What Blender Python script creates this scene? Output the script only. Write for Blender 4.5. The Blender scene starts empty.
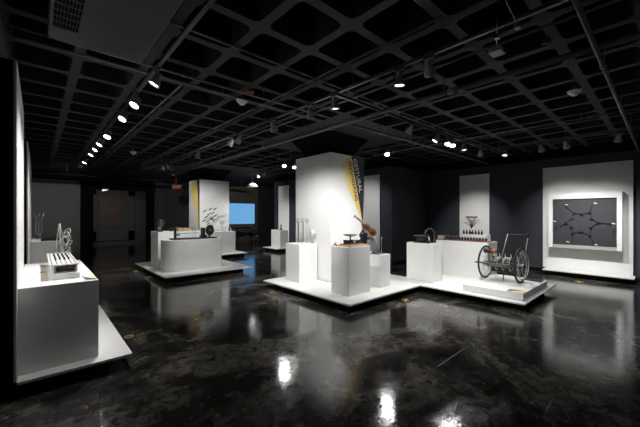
import bpy, bmesh, math, random
from mathutils import Vector, Matrix, Quaternion

random.seed(7)
scene = bpy.context.scene
COL = scene.collection
PI = math.pi

# ------------------------------------------------------------------ camera, world, exposure
cam_data = bpy.data.cameras.new('camera')
cam = bpy.data.objects.new('camera', cam_data)
COL.objects.link(cam)
cam_data.sensor_width = 36.0
cam_data.lens = 312.0 / 640.0 * 36.0
cam_data.shift_y = 1.5 / 640.0
cam_data.clip_start = 0.02
cam.location = (0, 0, 1.6)
cam.rotation_euler = (PI / 2, 0, -math.atan(282.0 / 312.0))
scene.camera = cam

world = bpy.data.worlds.new('world')
scene.world = world
world.use_nodes = True
world.node_tree.nodes['Background'].inputs[0].default_value = (0.80, 0.88, 1.0, 1)
world.node_tree.nodes['Background'].inputs[1].default_value = 0.022

scene.view_settings.view_transform = 'Standard'
scene.view_settings.look = 'None'
scene.view_settings.gamma = 1.0
scene.view_settings.use_curve_mapping = False
scene.view_settings.exposure = 0.82
SPOT = 1.0            # master level of the track spotlights

# ------------------------------------------------------------------ materials
MATS = {}


def mat(name, color, rough=0.5, metal=0.0, spec=0.5, emit=None, estr=0.0, noise=0.0, nscale=8.0,
        trans=0.0, ior=1.45, bump=0.0, coat=0.0):
    """Procedural principled material; noise gives a mild mottling of the base colour."""
    if name in MATS:
        return MATS[name]
    m = bpy.data.materials.new(name)
    m.use_nodes = True
    nt = m.node_tree
    b = nt.nodes['Principled BSDF']
    b.inputs['Base Color'].default_value = (*color, 1)
    b.inputs['Roughness'].default_value = rough
    b.inputs['Metallic'].default_value = metal
    b.inputs['Specular IOR Level'].default_value = spec
    b.inputs['IOR'].default_value = ior
    b.inputs['Transmission Weight'].default_value = trans
    b.inputs['Coat Weight'].default_value = coat
    if emit:
        b.inputs['Emission Color'].default_value = (*emit, 1)
        b.inputs['Emission Strength'].default_value = estr
    if noise > 0 or bump > 0:
        tc = nt.nodes.new('ShaderNodeTexCoord')
        n = nt.nodes.new('ShaderNodeTexNoise')
        n.inputs['Scale'].default_value = nscale
        n.inputs['Detail'].default_value = 6
        nt.links.new(tc.outputs['Object'], n.inputs['Vector'])
        if noise > 0:
            r = nt.nodes.new('ShaderNodeValToRGB')
            r.color_ramp.elements[0].position = 0.3
            r.color_ramp.elements[1].position = 0.7
            r.color_ramp.elements[0].color = (*[max(0, c * (1 - noise)) for c in color], 1)
            r.color_ramp.elements[1].color = (*[min(1, c * (1 + noise)) for c in color], 1)
            nt.links.new(n.outputs['Fac'], r.inputs['Fac'])
            nt.links.new(r.outputs['Color'], b.inputs['Base Color'])
        if bump > 0:
            bp = nt.nodes.new('ShaderNodeBump')
            bp.inputs['Strength'].default_value = bump
            bp.inputs['Distance'].default_value = 0.01
            nt.links.new(n.outputs['Fac'], bp.inputs['Height'])
            nt.links.new(bp.outputs['Normal'], b.inputs['Normal'])
    MATS[name] = m
    return m


WHITE = mat('white_paint', (0.80, 0.80, 0.79), 0.55, noise=0.015, nscale=3)
WHITEP = mat('white_pedestal', (0.80, 0.80, 0.785), 0.45, noise=0.015, nscale=5)
NAVY = mat('navy_wall_paint', (0.038, 0.043, 0.055), 0.6, noise=0.06, nscale=2)
BLACK = mat('black_paint', (0.006, 0.006, 0.007), 0.8, spec=0.1, noise=0.2, nscale=4)
DARKGREY = mat('dark_grey_paint', (0.055, 0.057, 0.06), 0.7, noise=0.08, nscale=3)
GREYWALL = mat('grey_projection_wall', (0.22, 0.22, 0.22), 0.75, noise=0.04, nscale=2)
OLIVE = mat('olive_wall_paint', (0.15, 0.135, 0.095), 0.7, noise=0.05, nscale=2)
BROWN = mat('brown_door_panel', (0.06, 0.035, 0.022), 0.6, noise=0.2, nscale=6)
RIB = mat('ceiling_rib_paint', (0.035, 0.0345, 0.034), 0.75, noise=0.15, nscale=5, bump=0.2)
PAN = mat('ceiling_pan_shaded', (0.010, 0.010, 0.011), 0.85, noise=0.2, nscale=5)  # rib paint again, near black to hold the shade inside the coffers
METAL = mat('grey_metal', (0.30, 0.30, 0.31), 0.35, metal=0.9, noise=0.1, nscale=20)
DUCT = mat('painted_sheet_metal', (0.085, 0.085, 0.085), 0.38, metal=0.3, noise=0.1, nscale=3)
CHROME = mat('bright_metal', (0.62, 0.61, 0.59), 0.22, metal=1.0, noise=0.08, nscale=30)
PIPE = mat('dark_pipe_paint', (0.17, 0.17, 0.17), 0.3, noise=0.15, nscale=12)
TRACKM = mat('black_track', (0.06, 0.06, 0.06), 0.28, noise=0.1, nscale=10)
HEADM = mat('grey_lamp_housing', (0.30, 0.30, 0.305), 0.4, noise=0.1, nscale=20)
RUBBER = mat('black_rubber', (0.015, 0.015, 0.016), 0.55, noise=0.2, nscale=20)
BLK = mat('black_machine_enamel', (0.018, 0.018, 0.02), 0.3, noise=0.2, nscale=25)
WOOD = mat('pale_wood', (0.45, 0.31, 0.19), 0.5, noise=0.2, nscale=12)
DWOOD = mat('brown_wood', (0.20, 0.10, 0.05), 0.45, noise=0.25, nscale=12)
VIOLIN = mat('violin_varnish', (0.22, 0.075, 0.03), 0.22, noise=0.25, nscale=9, coat=0.5)
RED = mat('red_orange_enamel', (0.36, 0.11, 0.05), 0.35, noise=0.15, nscale=15)
YELLOW = mat('yellow_print', (0.85, 0.66, 0.22), 0.55, noise=0.03, nscale=5)
PRINTGREY = mat('charcoal_print', (0.03, 0.033, 0.038), 0.6, noise=0.05, nscale=5)
PRINTWHITE = mat('white_print', (0.8, 0.8, 0.78), 0.6, noise=0.02, nscale=5)
BRASS = mat('brass_ring', (0.62, 0.43, 0.10), 0.35, metal=0.7, noise=0.15, nscale=30)
ARTBOARD = mat('charcoal_artboard', (0.034, 0.037, 0.042), 0.55, noise=0.06, nscale=3)
RAILSHADE = mat('shaded_lower_rail', (0.42, 0.405, 0.375), 0.5, noise=0.03, nscale=5)  # frame white made greyer to hold the shade on its lower rail
BEIGE = mat('beige_board', (0.58, 0.53, 0.45), 0.6, noise=0.06, nscale=10)
SILVER = mat('silver_grey_plastic', (0.42, 0.42, 0.42), 0.4, noise=0.06, nscale=10)
GLASS = mat('clear_glass', (0.95, 0.97, 0.97), 0.02, trans=1.0, ior=1.12, noise=0.01)
PORC = mat('white_plastic', (0.80, 0.80, 0.78), 0.4, noise=0.03, nscale=10)
LEAF = mat('dark_leaf', (0.035, 0.04, 0.032), 0.5, noise=0.3, nscale=20)
SCREEN = mat('blue_screen', (0.02, 0.05, 0.08), 0.3, emit=(0.20, 0.42, 0.72), estr=1.0)
LENS = mat('lit_lens', (0.9, 0.9, 0.9), 0.3, emit=(1.0, 0.985, 0.96), estr=14.0)
LENSDIM = mat('dim_lens', (0.9, 0.9, 0.9), 0.3, emit=(1.0, 0.985, 0.96), estr=0.8)
EXITRED = mat('exit_letters', (0.3, 0.05, 0.02), 0.4, emit=(1.0, 0.22, 0.08), estr=0.09)
PALE = mat('pale_silver', (0.55, 0.54, 0.51), 0.35, metal=0.4, noise=0.1, nscale=20)
TIPWHITE = mat('white_tip', (0.75, 0.75, 0.75), 0.4, noise=0.02)


def screen_nodes():
    nt = SCREEN.node_tree
    b = nt.nodes['Principled BSDF']
    tc = nt.nodes.new('ShaderNodeTexCoord')
    n = nt.nodes.new('ShaderNodeTexNoise')
    n.inputs['Scale'].default_value = 1.2
    r = nt.nodes.new('ShaderNodeValToRGB')
    r.color_ramp.elements[0].color = (0.075, 0.20, 0.37, 1)
    r.color_ramp.elements[1].color = (0.10, 0.24, 0.43, 1)
    nt.links.new(tc.outputs['Object'], n.inputs['Vector'])
    nt.links.new(n.outputs['Fac'], r.inputs['Fac'])
    nt.links.new(r.outputs['Color'], b.inputs['Emission Color'])


screen_nodes()


def beam_print(x0, z0, slope, width):
    """Printed torch beam: yellow along the charcoal edge, the ink fading to white at its outer border."""
    m = bpy.data.materials.new('yellow_beam_print')
    m.use_nodes = True
    nt = m.node_tree
    b = nt.nodes['Principled BSDF']
    b.inputs['Roughness'].default_value = 0.55
    tc = nt.nodes.new('ShaderNodeTexCoord')
    sp = nt.nodes.new('ShaderNodeSeparateXYZ')
    nt.links.new(tc.outputs['Object'], sp.inputs[0])

    def mth(op, a, bb):
        n = nt.nodes.new('ShaderNodeMath')
        n.operation = op
        for i, v in enumerate((a, bb)):
            if isinstance(v, (int, float)):
                n.inputs[i].default_value = v
            else:
                nt.links.new(v, n.inputs[i])
        return n.outputs[0]
    edge = mth('ADD', mth('MULTIPLY', mth('SUBTRACT', z0, sp.outputs['Z']), slope), x0)
    f = mth('DIVIDE', mth('SUBTRACT', edge, sp.outputs['X']), width)
    rp = nt.nodes.new('ShaderNodeValToRGB')
    e = rp.color_ramp.elements
    e[0].position, e[0].color = 0.45, (0.85, 0.63, 0.20, 1)
    e[1].position, e[1].color = 0.98, (0.80, 0.79, 0.74, 1)
    nt.links.new(f, rp.inputs[0])
    nt.links.new(rp.outputs[0], b.inputs['Base Color'])
    return m


def floor_material():
    m = bpy.data.materials.new('polished_dark_concrete')
    m.use_nodes = True
    nt = m.node_tree
    b = nt.nodes['Principled BSDF']
    L = nt.links.new
    tc = nt.nodes.new('ShaderNodeTexCoord')

    def noise(scale, detail, dist=0.0, rough=0.55):
        n = nt.nodes.new('ShaderNodeTexNoise')
        n.inputs['Scale'].default_value = scale
        n.inputs['Detail'].default_value = detail
        n.inputs['Distortion'].default_value = dist
        n.inputs['Roughness'].default_value = rough
        L(tc.outputs['Object'], n.inputs['Vector'])
        return n

    def ramp(src, stops):
        r = nt.nodes.new('ShaderNodeValToRGB')
        e = r.color_ramp.elements
        while len(e) < len(stops):
            e.new(0.5)
        for k, (p, c) in enumerate(stops):
            e[k].position = p
            e[k].color = (*c, 1)
        L(src, r.inputs['Fac'])
        return r

    def mix(kind, fac, a, bb):
        x = nt.nodes.new('ShaderNodeMix')
        x.data_type = 'RGBA'
        x.blend_type = kind
        if isinstance(fac, float):
            x.inputs[0].default_value = fac
        else:
            L(fac, x.inputs[0])
        for sock, v in ((x.inputs[6], a), (x.inputs[7], bb)):
            if isinstance(v, tuple):
                sock.default_value = (*v, 1)
            else:
                L(v, sock)
        return x.outputs[2]

    big = ramp(noise(0.95, 12, 1.1, 0.68).outputs['Fac'],
               [(0.36, (0.010, 0.010, 0.010)), (0.48, (0.03, 0.029, 0.028)), (0.58, (0.10, 0.096, 0.088)), (0.75, (0.22, 0.20, 0.17))])
    fine = ramp(noise(9, 14, 0.8, 0.78).outputs['Fac'],
                [(0.36, (0.12, 0.12, 0.12)), (0.64, (2.0, 1.95, 1.85))])
    base = mix('MULTIPLY', 1.0, big.outputs['Color'], fine.outputs['Color'])
    # tan flecks: wear, plus lamp reflections put into the colour
    fl = ramp(noise(11, 3, 0.2).outputs['Fac'], [(0.67, (0, 0, 0)), (0.70, (1, 1, 1))])
    area = ramp(noise(0.45, 2).outputs['Fac'], [(0.42, (0, 0, 0)), (0.58, (1, 1, 1))])
    flk = mix('MULTIPLY', 1.0, fl.outputs['Color'], area.outputs['Color'])
    base = mix('MIX', flk, base, (0.30, 0.23, 0.15))
    # long fine scratches
    mp = nt.nodes.new('ShaderNodeMapping')
    mp.inputs['Rotation'].default_value = (0, 0, 0.65)
    mp.inputs['Scale'].default_value = (0.35, 9.0, 1)
    L(tc.outputs['Object'], mp.inputs['Vector'])
    sn = nt.nodes.new('ShaderNodeTexNoise')
    sn.inputs['Scale'].default_value = 1.6
    sn.inputs['Detail'].default_value = 2
    L(mp.outputs['Vector'], sn.inputs['Vector'])
    sc = ramp(sn.outputs['Fac'], [(0.74, (0, 0, 0)), (0.76, (1, 1, 1))])
    base = mix('MIX', sc.outputs['Color'], base, (0.22, 0.21, 0.19))
    L(base, b.inputs['Base Color'])
    rr = ramp(noise(2.6, 14, 0.8, 0.75).outputs['Fac'], [(0.32, (0.04, 0.04, 0.04)), (0.48, (0.08, 0.08, 0.08)), (0.60, (0.15, 0.15, 0.15)), (0.74, (0.32, 0.32, 0.32))])
    L(rr.outputs['Color'], b.inputs['Roughness'])
    b.inputs['Specular IOR Level'].default_value = 0.75
    bp = nt.nodes.new('ShaderNodeBump')
    bp.inputs['Strength'].default_value = 0.07
    bp.inputs['Distance'].default_value = 0.01
    h1 = noise(38, 3, 0.1)
    L(h1.outputs['Fac'], bp.inputs['Height'])
    L(bp.outputs['Normal'], b.inputs['Normal'])
    return m


FLOORM = floor_material()


# ------------------------------------------------------------------ mesh helpers
class MB:
    """Collects simple shapes in world coordinates and links them as ONE mesh object."""

    def __init__(self):
        self.bm = bmesh.new()

    def box(self, x0, x1, y0, y1, z0, z1, bevel=0.0, segs=2):
        t = bmesh.new()
        v = [t.verts.new(p) for p in ((x0, y0, z0), (x1, y0, z0), (x1, y1, z0), (x0, y1, z0),
                                      (x0, y0, z1), (x1, y0, z1), (x1, y1, z1), (x0, y1, z1))]
        for q in ((0, 3, 2, 1), (4, 5, 6, 7), (0, 1, 5, 4), (1, 2, 6, 5), (2, 3, 7, 6), (3, 0, 4, 7)):
            t.faces.new([v[i] for i in q])
        if bevel > 0:
            bmesh.ops.bevel(t, geom=t.edges[:], offset=bevel, segments=segs, affect='EDGES', profile=0.5)
        self._add(t)
        return self

    def _add(self, t):
        me = bpy.data.meshes.new('tmp')
        t.to_mesh(me)
        t.free()
        self.bm.from_mesh(me)
        bpy.data.meshes.remove(me)

    def tube(self, pts, r, segs=10, cap=True, closed=False):
        pts = [Vector(p) for p in pts]
        n = len(pts)
        rr = r if isinstance(r, (list, tuple)) else [r] * n
        rings = []
        prev = None
        for i, p in enumerate(pts):
            if closed:
                d = (pts[(i + 1) % n] - pts[i - 1]).normalized()
            elif i == 0:
                d = (pts[1] - p).normalized()
            elif i == n - 1:
                d = (p - pts[i - 1]).normalized()
            else:
                d = ((pts[i + 1] - p).normalized() + (p - pts[i - 1]).normalized())
                d = d.normalized() if d.length > 1e-6 else (pts[i + 1] - p).normalized()
            if prev is None:
                a = Vector((0, 0, 1)) if abs(d.z) < 0.9 else Vector((1, 0, 0))
                u = d.cross(a).normalized()
            else:
                u = (prev - d * prev.dot(d))
                u = u.normalized() if u.length > 1e-6 else d.orthogonal().normalized()
            prev = u
            w = d.cross(u)
            rings.append([self.bm.verts.new(p + (u * math.cos(2 * PI * k / segs) + w * math.sin(2 * PI * k / segs)) * rr[i])
                          for k in range(segs)])
        m = n if closed else n - 1
        for i in range(m):
            A, B = rings[i], rings[(i + 1) % n]
            for k in range(segs):
                f = self.bm.faces.new((A[k], A[(k + 1) % segs], B[(k + 1) % segs], B[k]))
                f.smooth = True
        if cap and not closed:
            self.bm.faces.new(rings[0][::-1])
            self.bm.faces.new(rings[-1])
        return self

    def lathe(self, prof, centre=(0, 0, 0), axis=(0, 0, 1), segs=24, smooth=True):
        """prof: list of (radius, height along axis)."""
        c = Vector(centre)
        a = Vector(axis).normalized()
        u = a.orthogonal().normalized()
        w = a.cross(u)
        rings = []
        for r, h in prof:
            if r < 1e-6:
                rings.append([self.bm.verts.new(c + a * h)])
            else:
                rings.append([self.bm.verts.new(c + a * h + (u * math.cos(2 * PI * k / segs) + w * math.sin(2 * PI * k / segs)) * r)
                              for k in range(segs)])
        for A, B in zip(rings, rings[1:]):
            for k in range(segs):
                k2 = (k + 1) % segs
                if len(A) == 1 and len(B) == 1:
                    continue
                if len(A) == 1:
                    f = self.bm.faces.new((A[0], B[k2], B[k]))
                elif len(B) == 1:
                    f = self.bm.faces.new((A[k], A[k2], B[0]))
                else:
                    f = self.bm.faces.new((A[k], A[k2], B[k2], B[k]))
                f.smooth = smooth
        if len(rings[0]) > 1:
            self.bm.faces.new(rings[0][::-1])
        if len(rings[-1]) > 1:
            self.bm.faces.new(rings[-1])
        return self

    def prism(self, poly, z0, z1, M=None):
        """Extrude a 2-D polygon (x, y) between z0 and z1; M maps local to world."""
        M = M or Matrix.Identity(4)
        lo = [self.bm.verts.new(M @ Vector((x, y, z0))) for x, y in poly]
        hi = [self.bm.verts.new(M @ Vector((x, y, z1))) for x, y in poly]
        n = len(poly)
        self.bm.faces.new(lo[::-1])
        self.bm.faces.new(hi)
        for i in range(n):
            self.bm.faces.new((lo[i], lo[(i + 1) % n], hi[(i + 1) % n], hi[i]))
        return self

    def sphere(self, c, r, u=14, v=9, sz=1.0):
        prof = [(r * math.sin(PI * i / v), -r * sz * math.cos(PI * i / v)) for i in range(v + 1)]
        prof[0] = (0, -r * sz)
        prof[-1] = (0, r * sz)
        return self.lathe(prof, c, segs=u)

    def obox(self, p0, p1, w, t, up=(0, 0, 1)):
        """A bar of width w and thickness t from p0 to p1."""
        p0, p1 = Vector(p0), Vector(p1)
        d = (p1 - p0).normalized()
        u = Vector(up)
        s = d.cross(u)
        s = s.normalized() if s.length > 1e-5 else d.orthogonal().normalized()
        n = s.cross(d).normalized()
        q = []
        for p in (p0, p1):
            for a, b in ((-1, -1), (1, -1), (1, 1), (-1, 1)):
                q.append(self.bm.verts.new(p + s * a * w / 2 + n * b * t / 2))
        for f in ((0, 1, 2, 3), (7, 6, 5, 4), (0, 4, 5, 1), (1, 5, 6, 2), (2, 6, 7, 3), (3, 7, 4, 0)):
            self.bm.faces.new([q[i] for i in f])
        return self

    def mesh(self, name, material, offset=(0, 0, 0)):
        if self.bm.faces:
            bmesh.ops.recalc_face_normals(self.bm, faces=self.bm.faces[:])
        me = bpy.data.meshes.new(name)
        bmesh.ops.translate(self.bm, verts=self.bm.verts[:], vec=-Vector(offset))
        self.bm.to_mesh(me)
        self.bm.free()
        for m in (material if isinstance(material, (list, tuple)) else [material]):
            me.materials.append(m)
        return me

    def build(self, name, material, parent=None):
        """Link as one object. Geometry given in world space; the parent may sit anywhere (unrotated)."""
        off = Vector((0, 0, 0))
        q = parent
        while q is not None:
            off = off + q.location
            q = q.parent
        o = bpy.data.objects.new(name, self.mesh(name, material, off))
        COL.objects.link(o)
        o.parent = parent
        return o


def tag(o, label, cat, group=None):
    o['label'] = label
    o['category'] = cat
    if group:
        o['group'] = group
    return o


def thing(name, label, cat, loc=(0, 0, 0), group=None):
    o = bpy.data.objects.new(name, None)
    o.empty_display_size = 0.05
    COL.objects.link(o)
    o.location = loc
    return tag(o, label, cat, group)


def struct(o, label=None):
    o['kind'] = 'structure'
    if label:
        o['label'] = label
    return o


def copy_tree(o, loc, label=None):
    c = o.copy()
    COL.objects.link(c)
    c.location = loc
    if label:
        c['label'] = label

    def kids(src, dst):
        for ch in list(src.children):
            d = ch.copy()
            COL.objects.link(d)
            d.parent = dst
            kids(ch, d)
    kids(o, c)
    return c


def text_object(name, body, size, material, origin, xdir, ydir, parent, depth=0.002, bold=0.0):
    """Lettering as a mesh: origin is the start of the baseline, xdir reading direction, ydir up direction."""
    cu = bpy.data.curves.new('lettering', 'FONT')
    cu.body = body
    cu.size = size
    cu.extrude = depth
    cu.offset = bold
    tmp = bpy.data.objects.new('lettering_tmp', cu)
    COL.objects.link(tmp)
    bpy.context.view_layer.update()
    me = bpy.data.meshes.new_from_object(tmp.evaluated_get(bpy.context.evaluated_depsgraph_get()))
    bpy.data.objects.remove(tmp)
    bpy.data.curves.remove(cu)
    x = Vector(xdir).normalized()
    y = Vector(ydir)
    y = (y - x * y.dot(x)).normalized()
    z = x.cross(y)
    off = Vector((0, 0, 0))
    q = parent
    while q is not None:
        off = off + q.location
        q = q.parent
    M = Matrix.Translation(Vector(origin) - off) @ Matrix((x, y, z)).transposed().to_4x4()
    me.transform(M)
    me.materials.clear()
    me.materials.append(material)
    me.name = name
    o = bpy.data.objects.new(name, me)
    COL.objects.link(o)
    o.parent = parent
    return o


# ------------------------------------------------------------------ the room
ZC = 3.40
struct(MB().box(-0.5, 12.6, -2.0, 21.5, -0.2, 0.0).build('floor', FLOORM), 'dark polished concrete floor, mottled and glossy')


def waffle():
    bm = bmesh.new()
    P = 0.62
    xs = [2.205 + P * k for k in range(-5, 17)]
    ys = [1.99 + P * k for k in range(-7, 32)]
    HB, HT, DEP = 0.262, 0.235, 0.34

    def ring(cx, cy, h, r, z):
        out = []
        for qx, qy, a0 in ((1, 1, 0), (-1, 1, 90), (-1, -1, 180), (1, -1, 270)):
            for k in range(4):
                a = math.radians(a0 + 30 * k)
                out.append(bm.verts.new((cx + qx * (h - r) + r * math.cos(a), cy + qy * (h - r) + r * math.sin(a), z)))
        return out
    for i in range(len(xs) - 1):
        for j in range(len(ys) - 1):
            x0, x1, y0, y1 = xs[i], xs[i + 1], ys[j], ys[j + 1]
            cx, cy = (x0 + x1) / 2, (y0 + y1) / 2
            c = [bm.verts.new(p) for p in ((x1, y1, ZC), (x0, y1, ZC), (x0, y0, ZC), (x1, y0, ZC))]
            solid = (3.9 < cx < 6.7 and 4.1 < cy < 6.8) or (3.9 < cx < 6.7 and 10.9 < cy < 13.9)
            if solid:
                bm.faces.new(c)
                continue
            A = ring(cx, cy, HB, 0.075, ZC)
            B = ring(cx, cy, HT, 0.085, ZC + DEP)
            n = 16
            for q in range(4):
                for k in range(3):
                    bm.faces.new((c[q], A[q * 4 + k + 1], A[q * 4 + k]))
                e = (q + 1) % 4
                bm.faces.new((c[q], c[e], A[e * 4], A[q * 4 + 3]))
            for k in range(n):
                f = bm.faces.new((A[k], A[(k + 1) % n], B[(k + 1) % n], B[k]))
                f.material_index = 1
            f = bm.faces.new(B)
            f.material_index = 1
    bmesh.ops.remove_doubles(bm, verts=bm.verts[:], dist=0.0005)
    for f in bm.faces:
        f.normal_update()
        if f.normal.z > 0.01:
            f.normal_flip()
    # slab above closes the room
    t = MB()
    t.box(-0.9, 12.6, -2.4, 21.5, ZC + DEP + 0.02, ZC + DEP + 0.2)
    me0 = bpy.data.meshes.new('slab')
    t.bm.to_mesh(me0)
    t.bm.free()
    nf = len(bm.faces)
    bm.from_mesh(me0)
    bm.faces.ensure_lookup_table()
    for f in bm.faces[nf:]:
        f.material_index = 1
    me = bpy.data.meshes.new('ceiling')
    bm.to_mesh(me)
    bm.free()
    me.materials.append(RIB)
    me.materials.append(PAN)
    o = bpy.data.objects.new('ceiling', me)
    COL.objects.link(o)
    return struct(o, 'dark waffle slab ceiling of square coffers')


waffle()

struct(MB().box(-0.40, -0.25, 2.6, 17.0, 0, ZC + .3).build('wall_left', DARKGREY), 'dark wall along the left side')
struct(MB().box(10.6, 10.75, -2.0, 5.83, 0, 3.16).build('wall_right', NAVY), 'dark navy wall behind the framed star artwork')
struct(MB().box(10.6, 10.75, -2.0, 5.83, 3.16, ZC + .3).build('wall_right_shaded_top', BLACK), 'top of the right navy wall with its darkness painted in black')  # unlit upper wall: its darkness is put into the colour
struct(MB().box(8.36, 10.75, 5.83, 5.98, 0, 3.16).build('wall_return', NAVY), 'short navy return wall at the corner')
struct(MB().box(8.36, 10.75, 5.83, 5.98, 3.16, ZC + .3).build('wall_return_shaded_top', BLACK))  # darkness at the top of the return wall, painted black
struct(MB().box(8.36, 8.51, 5.98, 12.5, 0, 3.16).build('wall_middle', NAVY), 'navy wall beyond the white column')
struct(MB().box(8.36, 8.51, 5.98, 12.5, 3.16, ZC + .3).build('wall_middle_shaded_top', BLACK))  # darkness at the top of the middle wall, painted black
struct(MB().box(12.2, 12.35, 5.98, 17.2, 0, ZC + .3).build('wall_east', NAVY))
struct(MB().box(10.75, 12.35, 5.83, 5.98, 0, ZC + .3).build('wall_closet', NAVY))
# far wall, in sections of different finish
struct(MB().box(-0.25, 1.36, 17.0, 17.15, 0, 3.07).build('wall_back', GREYWALL), 'grey far wall at the end of the left side')
struct(MB().box(-0.40, 1.36, 17.0, 17.15, 3.07, ZC + .3).build('trim_4', BLACK))
struct(MB().box(1.36, 1.80, 16.8, 17.15, 0, ZC + .3).build('wall_pier', BLACK), 'black pier beside the dark opening')
struct(MB().box(1.36, 4.30, 16.9, 17.15, 2.75, ZC + .3).build('trim_5', BLACK), 'black header over the dark opening')
struct(MB().box(0.9, 4.8, 20.5, 20.65, 0, ZC + .3).build('wall_alcove', DARKGREY), 'back wall of the dark alcove')
struct(MB().box(0.9, 1.0, 17.15, 20.5, 0, ZC + .3).build('wall_alcove_west', BLACK))
struct(MB().box(4.7, 4.8, 17.15, 20.5, 0, ZC + .3).build('wall_alcove_east', BLACK))
struct(MB().box(4.30, 8.05, 17.0, 17.15, 0, ZC + .3).build('wall_panelled', DARKGREY), 'dark panelled far wall behind the exit sign')
m = MB()
for k in range(6):
    m.box(4.42 + k * 0.42, 4.72 + k * 0.42, 16.96, 17.0, 0.1, 2.75)
struct(m.build('trim_6', DARKGREY), 'flat vertical boards on the dark far wall')
struct(MB().box(8.05, 10.15, 17.0, 17.15, 0, ZC + .3).build('wall_media', OLIVE), 'olive wall behind the blue screen')
struct(MB().box(10.15, 12.2, 17.0, 17.15, 0, ZC + .3).build('wall_corner', NAVY))
struct(MB().box(10.58, 10.6, -2.0, 5.81, 0, 0.10).build('baseboard_right', BLACK))
struct(MB().box(8.36, 10.58, 5.81, 5.83, 0, 0.10).build('baseboard_return', BLACK))
struct(MB().box(-0.25, -0.235, 2.6, 17.0, 0, 0.12).build('baseboard_left', BLACK))

# door-like brown panel in the alcove
d = MB().box(2.43, 3.56, 20.44, 20.5, 0.9, 2.6).build('door_1', BROWN)
struct(d, 'dark brown panel in the alcove')
m = MB()
m.box(2.02, 2.30, 20.4, 20.5, 0.2, 2.95).box(3.80, 4.10, 20.4, 20.5, 0.2, 2.95).box(2.02, 4.10, 20.4, 20.5, 2.70, 2.95).box(2.02, 4.10, 20.4, 20.5, 0.2, 0.7)
m.build('door_frame', DARKGREY, d)


# ------------------------------------------------------------------ columns
def column(x0, x1, y0, y1, top, label):
    c = MB().box(x0, x1, y0, y1, 0.0, top, bevel=0.004).build('column', WHITE)
    struct(c, label)
    # black concrete capital spreading up to the slab
    b = [(x0 + .25, y0 + .25), (x1 - .25, y0 + .25), (x1 - .25, y1 - .25), (x0 + .25, y1 - .25)]
    t = [(x0 - .08, y0 - .08), (x1 + .08, y0 - .08), (x1 + .08, y1 + .08), (x0 - .08, y1 + .08)]
    k = MB()
    lo = [k.bm.verts.new((x, y, top - .01)) for x, y in b]
    hi = [k.bm.verts.new((x, y, ZC)) for x, y in t]
    k.bm.faces.new(lo[::-1])
    k.bm.faces.new(hi)
    for i in range(4):
        k.bm.faces.new((lo[i], lo[(i + 1) % 4], hi[(i + 1) % 4], hi[i]))
    k.build('capital', BLACK, c)
    return c


c1 = column(4.67, 5.78, 4.825, 6.05, 2.957, 'large white column with yellow and charcoal title graphic')
XZ = Matrix(((1, 0, 0, 0), (0, 0, -1, 0), (0, 1, 0, 0), (0, 0, 0, 1)))   # local x,y,z -> world x, -z, y


def face_xz(poly, y, t, name, material, parent):
    """A thin printed sheet on a wall face that looks along -Y."""
    M = Matrix.Translation((0, y, 0)) @ XZ
    return MB().prism(poly, 0, t, M).build(name, material, parent)


face_xz([(5.335, 2.952), (5.775, 2.952), (5.775, 2.2), (5.745, 1.44), (5.722, 1.44)], 4.825, 0.002, 'charcoal_wedge', PRINTGREY, c1)
# torch beam: the yellow widens and rounds off towards the top
face_xz([(5.333, 2.94), (5.22, 2.90), (5.08, 2.82), (4.97, 2.70), (4.955, 2.58), (5.01, 2.46), (5.22, 2.22), (5.715, 1.44)], 4.825, 0.003, 'yellow_beam',
        beam_print(5.333, 2.94, 0.257, 0.47), c1)
dn = Vector((0.212, 0, -0.743))
text_object('white_lettering', 'GESTURAL', 0.168, PRINTWHITE, (5.385, 4.819, 2.89), dn, (1, 0, 0.285), c1, bold=0.001)
text_object('black_lettering', 'ENGINEERING', 0.146, PRINTGREY, (5.212, 4.819, 2.815), dn, (1, 0, 0.285), c1, bold=0.001)

c2 = column(4.58, 5.77, 11.9, 13.05, 2.965, 'far white column with a yellow beam on its left face')
YZ = Matrix(((0, 0, -1, 0), (-1, 0, 0, 0), (0, 1, 0, 0), (0, 0, 0, 1)))  # local x -> world -Y, y -> Z, z -> -X
M = Matrix.Translation((4.58, 0, 0)) @ YZ
MB().prism([(-12.80, 2.93), (-12.18, 2.95), (-12.10, 2.2), (-12.02, 1.05), (-12.16, 1.05), (-12.26, 1.7), (-12.66, 2.15), (-12.78, 2.5)], 0, 0.003, M).build('yellow_beam', YELLOW, c2)
MB().prism([(-12.17, 2.95), (-11.93, 2.95), (-11.93, 1.05), (-12.01, 1.05), (-12.09, 2.2)], 0, 0.003, M).build('charcoal_wedge', PRINTGREY, c2)


# ------------------------------------------------------------------ white wall panels
def wall_panel(x_face, y0, y1, z0, z1, back, label, side):
    """White board facing -X (side=-1) or +X (side=1) with its unlit edge put in as a black box."""
    t = thing('display_board', label, 'panel', (x_face, (y0 + y1) / 2, z0), 'white display panels')
    s = side
    xs = sorted((x_face, x_face - s * 0.02))
    MB().box(xs[0], xs[1], y0, y1, z0, z1, bevel=0.002).build('face_board', WHITE, t)
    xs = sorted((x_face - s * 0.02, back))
    MB().box(xs[0], xs[1], y0 + .004, y1 - .004, z0, z1 - .004).build('shaded_edge_box', BLACK, t)  # black colour carries the shade on the board's unlit edge
    return t


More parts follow.
